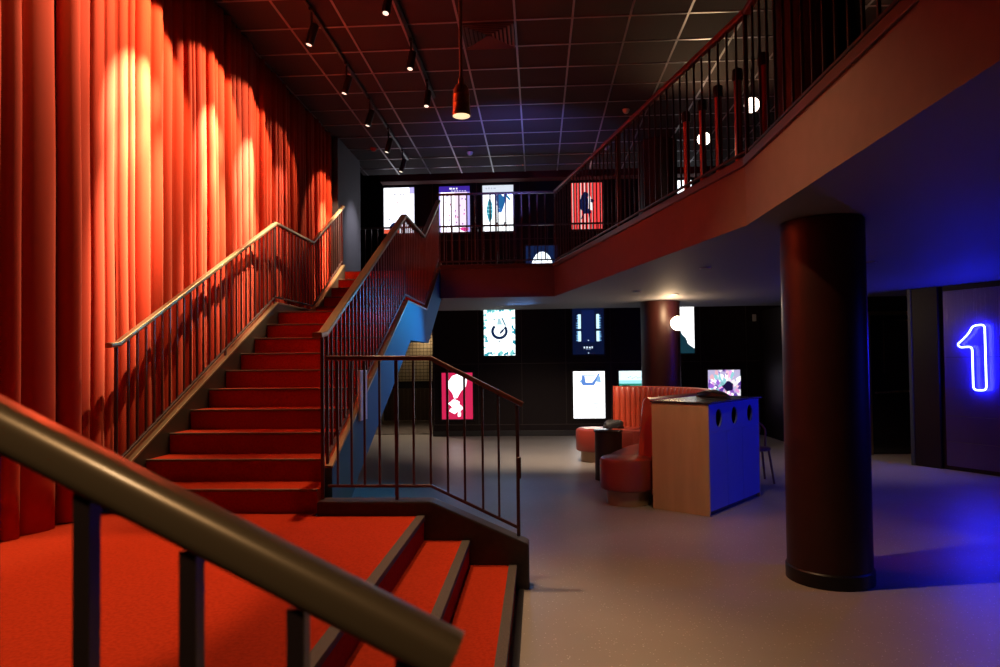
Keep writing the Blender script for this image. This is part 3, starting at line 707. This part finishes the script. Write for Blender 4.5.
# ------------------------------------------------------------------ recycling station
RZ = math.atan2(.785, .62)
A0 = (1.80, 7.38)            # near corner; u along the long blue face, v towards the sofa
def st_xy(u, v): return (A0[0]+u*math.cos(RZ)-v*math.sin(RZ), A0[1]+u*math.sin(RZ)+v*math.cos(RZ))
ws = thing('recycling_cabinet', 'tall cabinet with plywood end, three round openings in its side and black top', 'cabinet', (1.8, 7.6, 0))
LU, LV, HC = 1.42, .675, 1.19
def sbox(m, u0, u1, v0, v1, z0, z1): return m.prism([st_xy(u0, v0), st_xy(u1, v0), st_xy(u1, v1), st_xy(u0, v1)], z0, z1)
sbox(MB(), 0, .02, .0, LV, .002, HC).build('end_panel', 'plywood', ws, bevel=.002)
sbox(MB(), LU-.02, LU, .0, LV, .002, HC).build('end_panel', 'plywood', ws, bevel=.002)
sbox(MB(), .02, LU-.02, LV-.02, LV, .002, HC).build('back_panel', 'plywood', ws)
# front with holes: ring of quads between square cells and circles
m = MB(); hr = .088; hz = HC-.16; cells = [(.02, .30, None), (.30, .30+.0, None)]
us = [.26, .68, 1.13]; ed = [.02, .47, .90, LU-.02]
vs = []; fs = []
def pv(u, z, v): x, y = st_xy(u, v); return (x, y, z)
for i, uc in enumerate(us):
    u0, u1, z0, z1 = ed[i], ed[i+1], hz-.15, HC
    N = 32; outer = []; inner = []
    for k in range(N):
        a = 2*PI*k/N; c, s_ = math.cos(a), math.sin(a)
        tx = ((u1-uc) if c > 0 else (uc-u0))/max(1e-6, abs(c)); tz = ((z1-hz) if s_ > 0 else (hz-z0))/max(1e-6, abs(s_)); t = min(tx, tz)
        outer.append((uc+c*t, hz+s_*t)); inner.append((uc+c*hr*.9, hz+s_*hr*1.12))
    b0 = len(vs); vs += [pv(u, z, 0) for u, z in outer]+[pv(u, z, 0) for u, z in inner]+[pv(u, z, .02) for u, z in inner]
    for k in range(N):
        k2 = (k+1) % N; fs.append((b0+k, b0+k2, b0+N+k2, b0+N+k)); fs.append((b0+N+k, b0+N+k2, b0+2*N+k2, b0+2*N+k))
    for (cu, cz) in ((u0, z0), (u1, z0), (u1, z1), (u0, z1)):   # corner fillers
        idx = sorted(range(N), key=lambda k: (outer[k][0]-cu)**2+(outer[k][1]-cz)**2)[:2]
        b1 = len(vs); vs.append(pv(cu, cz, 0)); fs.append((b1, b0+idx[0], b0+idx[1]))
m.add(vs, fs); m.build('front_upper', 'station_face', ws)
for i in range(3):
    o = sbox(MB(), ed[i]+.003, ed[i+1]-.003, 0, .02, .05, hz-.153).build('door', 'station_face', ws, bevel=.002)
    x, y = st_xy(us[i], -.005)
sbox(MB(), .03, LU-.03, .03, .05, .002, .05).build('toe_kick', 'black', ws)
sbox(MB(), .03, LU-.03, .06, LV-.03, .5, HC-.01).build('inner_bin', 'black', ws)
sbox(MB(), -.015, LU+.03, -.03, LV+.012, HC+.001, HC+.022).build('top', 'station_top', ws, bevel=.004)
cpos = st_xy(1.05, .42)
b.location = (cpos[0], cpos[1], HC+.022)
b['label'] = 'dark rumpled bag lying on the black cabinet top, before the floral poster'
o = lump('', '', '', (cpos[0], cpos[1], HC+.024), .30, .13, .075, 4, RZ+.9).build('body', 'bag', b, smooth=True)
MB().sweep([(cpos[0]-.2, cpos[1]-.05, HC+.07), (cpos[0]-.12, cpos[1]-.12, HC+.09), (cpos[0], cpos[1]-.15, HC+.06), (cpos[0]+.06, cpos[1]-.13, HC+.04)], circ(.008, 6)).build('strap', 'bag', b)

# ------------------------------------------------------------------ chair behind cabinet
ch = thing('bentwood_chair', 'brown bentwood chair mostly hidden behind the recycling cabinet', 'chair', (2.93, 9.50, 0))
def arc3(cx_, cy_, rx, ry, a0, a1, z, n=12): return [(cx_+rx*math.cos(a0+(a1-a0)*i/n), cy_+ry*math.sin(a0+(a1-a0)*i/n), z) for i in range(n+1)]
cxh, cyh = 2.93, 9.50
MB().lathe((cxh, cyh, 0), [(.19, .43), (.205, .44), (.205, .46), (.19, .47)], 28).build('seat', 'chair_wood', ch, auto=True)
for sx, sy in ((-1, -1), (1, -1), (1, 1), (-1, 1)):
    MB().sweep([(cxh+sx*.19, cyh+sy*.19, .002), (cxh+sx*.14, cyh+sy*.14, .44)], circ(.015, 8), upref=(1, 0, 0)).build('leg', 'chair_wood', ch, auto=True)
bp = [(cxh-.17, cyh+.10, .45)]+[(cxh-.20*math.cos(PI*i/10), cyh+.16+.03*math.sin(PI*i/10), .66+.15*math.sin(PI*i/10)) for i in range(11)]+[(cxh+.17, cyh+.10, .45)]
MB().sweep(bp, circ(.013, 8), upref=(0, 1, 0)).build('backrest', 'chair_wood', ch, auto=True)
MB().prism_y([(cxh-.10, .47), (cxh+.10, .47), (cxh+.14, .72), (cxh+.10, .79), (cxh-.10, .79), (cxh-.14, .72)], cyh+.165, cyh+.18).build('back_panel', 'chair_wood', ch)

# ------------------------------------------------------------------ neon panel and pillar on the right
D = Vector((.467, -.884, 0)).normalized(); P0 = Vector((5.97, 10.53, 0)); NV = Vector((D.y, -D.x, 0))   # NV points into the room
if NV.dot(Vector((-5.97, -10.53, 0))) < 0: NV = -NV
def pn(s, o_, z): v = P0+D*s+NV*o_; return (v.x, v.y, z)
def pbox(m, s0, s1, o0, o1, z0, z1): return m.prism([pn(s0, o0, 0)[:2], pn(s1, o0, 0)[:2], pn(s1, o1, 0)[:2], pn(s0, o1, 0)[:2]], z0, z1)
pl = MB(); pbox(pl, -.40, .0, -.32, .0, 0, SOF-.002); 
struct(pl.build('wall_right_pillar', 'frame_dark', bevel=.004))
pl = MB(); pbox(pl, -.46, -.402, -.32, .012, 0, SOF-.002); struct(pl.build('trim_4', 'frame_blue', bevel=.004))
pl = MB(); pbox(pl, .0, 4.5, -.2, -.05, 0, SOF-.002); struct(pl.build('wall_right_panelled', 'frame_dark'))
sg = thing('sign_panel', 'brushed metal wall panel behind the glowing blue numeral', 'panel', tuple(P0+D*1.0))
zs = [.06, .42, .80, 1.66, 2.64]
for i in range(4):
    q = MB(); pbox(q, .07, 2.1, -.045, -.02, zs[i]+.003, zs[i+1]-.003); q.build('metal_sheet', 'panel_metal', sg, bevel=.003)
# tube numeral 1
def rpath(pts, r=.04, n=5):
    o = []; N = len(pts)
    for i in range(N):
        a, b_, c = Vector(pts[i-1]), Vector(pts[i]), Vector(pts[(i+1) % N])
        d1 = (a-b_).normalized(); d2 = (c-b_).normalized(); rr = min(r, (a-b_).length*.45, (c-b_).length*.45)
        p1 = b_+d1*rr; p2 = b_+d2*rr
        for k in range(n+1):
            t = k/n; o.append((p1*(1-t)**2+b_*2*t*(1-t)+p2*t*t))
    return o
one = rpath([(.345, 1.80), (.305, 1.845), (.37, 1.90), (.47, 2.00), (.525, 2.105), (.685, 2.115), (.685, 1.19), (.51, 1.19), (.51, 1.81)], .06)
ns = thing('neon_sign', 'glowing blue-white neon outline of the numeral 1 on the right-hand wall', 'neon sign', pn(.5, .05, 1.2))
q = MB(); q.sweep([pn(p.x, .045, p.y) for p in one], circ(.0125, 8), closed=True, upref=tuple(NV)); q.build('tube', 'neon', ns, auto=True)
for s_, z_ in ((.685, 1.6), (.51, 1.5), (.58, 2.11), (.58, 1.19)):
    MB().sweep([pn(s_, -.018, z_), pn(s_, .04, z_)], circ(.006, 6)).build('standoff', 'chrome', ns)

# ------------------------------------------------------------------ lamps
def head(x, y, z, to, label, group, lit=True):
    t = thing('track_spotlight', label, 'spotlight', (x, y, CEI), group)
    MB().box(x-.02, x+.02, y-.05, y+.05, CEI-.075, CEI-.038).build('adapter', 'black_metal', t, bevel=.003)
    MB().lathe((x, y, 0), [(.012, z+.10), (.012, CEI-.07)], 10).build('stem', 'black_metal', t, auto=True)
    d_ = (Vector(to)-Vector((x, y, z))).normalized(); Q = d_.to_track_quat('-Z', 'Y').to_matrix()
    MB().lathe((x, y, z), [(.043, -.11), (.046, -.10), (.046, .12), (.036, .13)], 20, M4=Q).build('can', 'black_metal', t, auto=True)
    MB().lathe((x, y, z), [(.030, -.1115), (.030, -.111)], 20, M4=Q).build('lens', 'lamp_face', t)
    return t
def track(x, y0, y1, label):
    t = tag(MB().box(x-.018, x+.018, y0, y1, CEI-.037, CEI-.008).build('lighting_track', 'black_metal', bevel=.003), label, 'lighting track')
track(-2.45, 3.2, 12.9, 'long black lighting track on the ceiling nearest the curtain')
track(-1.48, 2.2, 9.9, 'shorter black lighting track on the ceiling over the stairs')
nm = ['', '', 'largest and nearest visible spotlight of the track beside the curtain', 'second spotlight along the curtain track', 'third spotlight along the curtain track', 'fourth spotlight along the curtain track', 'last, farthest spotlight of the curtain track, above the first poster']
for y, lab in zip((7.26, 8.62, 9.83, 11.10, 12.27), nm[2:]):
    head(-2.43, y, 5.27, (-2.68, y-.05, 4.4), 'black can '+lab, 'spotlights on the curtain track')
for y, lab in zip((6.74, 8.05, 9.25), ('nearest black can spotlight over the stairs, at the top picture edge', 'middle black can spotlight over the stairs', 'farthest black can spotlight over the stairs, left of the brass pendant')):
    head(-1.48, y, 5.30, (-1.55, y-.25, 4.4), lab, 'spotlights on the stair track')
# brass pendant
px, py, pz = -.655, 6.0, 3.865
pd = thing('pendant_lamp', 'brass cylindrical pendant lamp hanging on a long rod', 'lamp', (px, py, CEI))
MB().lathe((px, py, 0), [(.016, pz+.33), (.016, CEI-.012)], 12).build('rod', 'rod_grey', pd, auto=True)
MB().lathe((px, py, 0), [(.05, CEI-.03), (.05, CEI-.008)], 20).build('ceiling_cup', 'black_metal', pd, auto=True)
MB().lathe((px, py, pz), [(.078, .0), (.084, .0), (.086, .01), (.079, .04), (.076, .10), (.079, .105), (.076, .11), (.073, .18), (.076, .185), (.073, .19), (.068, .24), (.050, .275), (.026, .285), (.026, .33), (.018, .345)], 32).build('shade', 'dark_brass', pd, auto=True)
MB().lathe((px, py, pz), [(.076, -.001), (.0765, .0)], 32).build('bulb_face', 'pendant_glow', pd)
spot('pendant_light', (px, py, pz-.01), (px, py, 0), 25, WARM, 90, .5, .06)
# globes
def globe(c, r, label, mt, power, wall=None):
    t = thing('globe_lamp', label, 'lamp', c, 'opal globe lamps')
    prof = [(r*math.cos(a), r*math.sin(a)) for a in [(-PI/2+PI*i/18) for i in range(19)]]
    prof = [(max(a, .0005), b_) for a, b_ in prof]
    g = MB().lathe(c, prof, 28).build('globe', mt, t, smooth=True)
    if wall:
        MB().sweep([(c[0], c[1], c[2]), wall], circ(.02, 10)).build('bracket', 'dark_brass', t, auto=True)
    else:
        MB().lathe((c[0], c[1], 0), [(.05, c[2]+r-.01), (.05, c[2]+r+.03), (.010, c[2]+r+.04), (.010, CEI-.01)], 12).build('rod', 'black_metal', t, auto=True)
    return t
globe((2.42, 11.93, 2.30), .125, 'small glowing globe lamp on the round column behind the sofa', 'globe', 0, (2.33, 12.12, 2.30))
point('globe_light', (2.25, 11.70, 2.48), 38, (1, .68, .38), .12)
globe((2.62, 10.69, 5.10), .10, 'glowing globe pendant behind the balcony railing, left of the two upstairs', 'globe_cool', 0)
globe((2.93, 9.31, 5.10), .10, 'glowing globe pendant behind the balcony railing, right of the two upstairs', 'globe_cool', 0)
spot('balcony_globe_light', (2.5, 10.0, 4.7), (2.6, 9.0, 5.6), 40, (1, .72, .36), 140, .8, .12)
spot('balcony_globe_light', (3.4, 7.3, 4.5), (3.3, 6.6, 5.6), 36, (1, .68, .38), 140, .8, .12)
# ceiling vent, detectors, downlights
vx0, vx1, vy0, vy1 = X0-DX+.02, X0-.02, Y0+.02, Y0+DY-.02
v = thing('ceiling_vent', 'square louvred ceiling vent set in one ceiling tile', 'vent', ((vx0+vx1)/2, (vy0+vy1)/2, CEI))
cxv, cyv = (vx0+vx1)/2, (vy0+vy1)/2
for k in range(6):
    h = .295-k*.048; m = MB(); z = CEI-.03+k*.003
    m.sweep([(cxv-h, cyv-h, z), (cxv+h, cyv-h, z), (cxv+h, cyv+h, z), (cxv-h, cyv+h, z)], [(-.016, .006), (.012, -.010), (.014, -.006), (-.014, .010)], closed=True)
    m.build('louvre', 'vent', v)
for (x, y, lab, mt) in ((1.423, 10.667, 'pale smoke detector on the tiled ceiling near the balcony handrail', 'grey_plastic'), (-1.222, 12.6, 'small pale ceiling detector far down the tiled ceiling', 'grey_plastic'),
                        (1.3, 12.5, 'small pale ceiling detector at the right far end of the tiled ceiling', 'grey_plastic'), (-2.95, 12.2, 'reddish detector on the ceiling beside the grey wall end', 'red_plastic')):
    t = thing('smoke_detector', lab, 'detector', (x, y, CEI), 'ceiling detectors')
    MB().lathe((x, y, 0), [(.030, CEI-.065), (.045, CEI-.05), (.048, CEI-.03)], 18).build('sensor', mt, t, auto=True)
    MB().lathe((x, y, 0), [(.055, CEI-.03), (.06, CEI-.009)], 18).build('base', mt, t, auto=True)
for (x, y, lab) in ((1.93, 7.93, 'round ceiling speaker under the balcony, left of the near column'), (1.51, 10.43, 'recessed downlight under the balcony before the sofa column, left one'), (2.2, 11.0, 'recessed downlight under the balcony directly before the sofa column'),
                    (-.717, 12.9, 'recessed downlight at the far edge under the bridge'), (3.66, 7.69, 'recessed downlight in the blue-lit soffit right of the near column')):
    t = thing('recessed_downlight', lab, 'downlight', (x, y, SOF), 'recessed fittings in the soffit')
    MB().lathe((x, y, 0), [(.050, SOF-.010), (.062, SOF-.008), (.064, SOF-.001)], 24).build('ring', 'grey_plastic', t, auto=True)
    MB().lathe((x, y, 0), [(.046, SOF-.012), (.046, SOF-.0105)], 24).build('lens', 'black', t)
t = tag(MB().box(4.74, 4.82, WALLY-.03, WALLY-.001, 2.50, 2.65).build('wall_sensor', 'grey_plastic', bevel=.006), 'tiny pale sensor high on the dark far wall', 'sensor')

# ------------------------------------------------------------------ recess behind the stair
t = thing('mesh_partition', 'warm-lit wire mesh partition with a dark rail seen under the stairs', 'partition', (-3.4, 19.5, 0))
m = MB()
for i in range(20):
    x = -4.45+i*.105
    if x < -2.42: m.box(x-.006, x+.006, 19.49, 19.502, 1.15, 2.70)
for i in range(16): m.box(-4.45, -2.42, 19.48, 19.49, 1.18+i*.10-.008, 1.18+i*.10+.008)
m.build('mesh', 'mesh_wire', t)
MB().box(-4.48, -2.41, 19.44, 19.52, .93, 1.14).build('rail', 'black_metal', t, bevel=.006)
m = MB()
for i in range(17): m.box(-4.47+i*.121, -4.47+i*.121+.113, 19.46, 19.50, .01, .925)
m.build('lower_panel', 'shelf_panel', t, bevel=.004)
m = MB(); 
for i in range(30): m.box(-4.4, -2.45, 15.75+i*.12, 15.75+i*.12+.045, .004, .014)
for i in range(32): m.box(-4.4+i*.063, -4.4+i*.063+.02, 15.75, 19.3, .003, .012)
tag(m.build('floor_mat', 'mat_rubber'), 'coarse woven mat on the floor of the passage behind the stairs', 'mat')
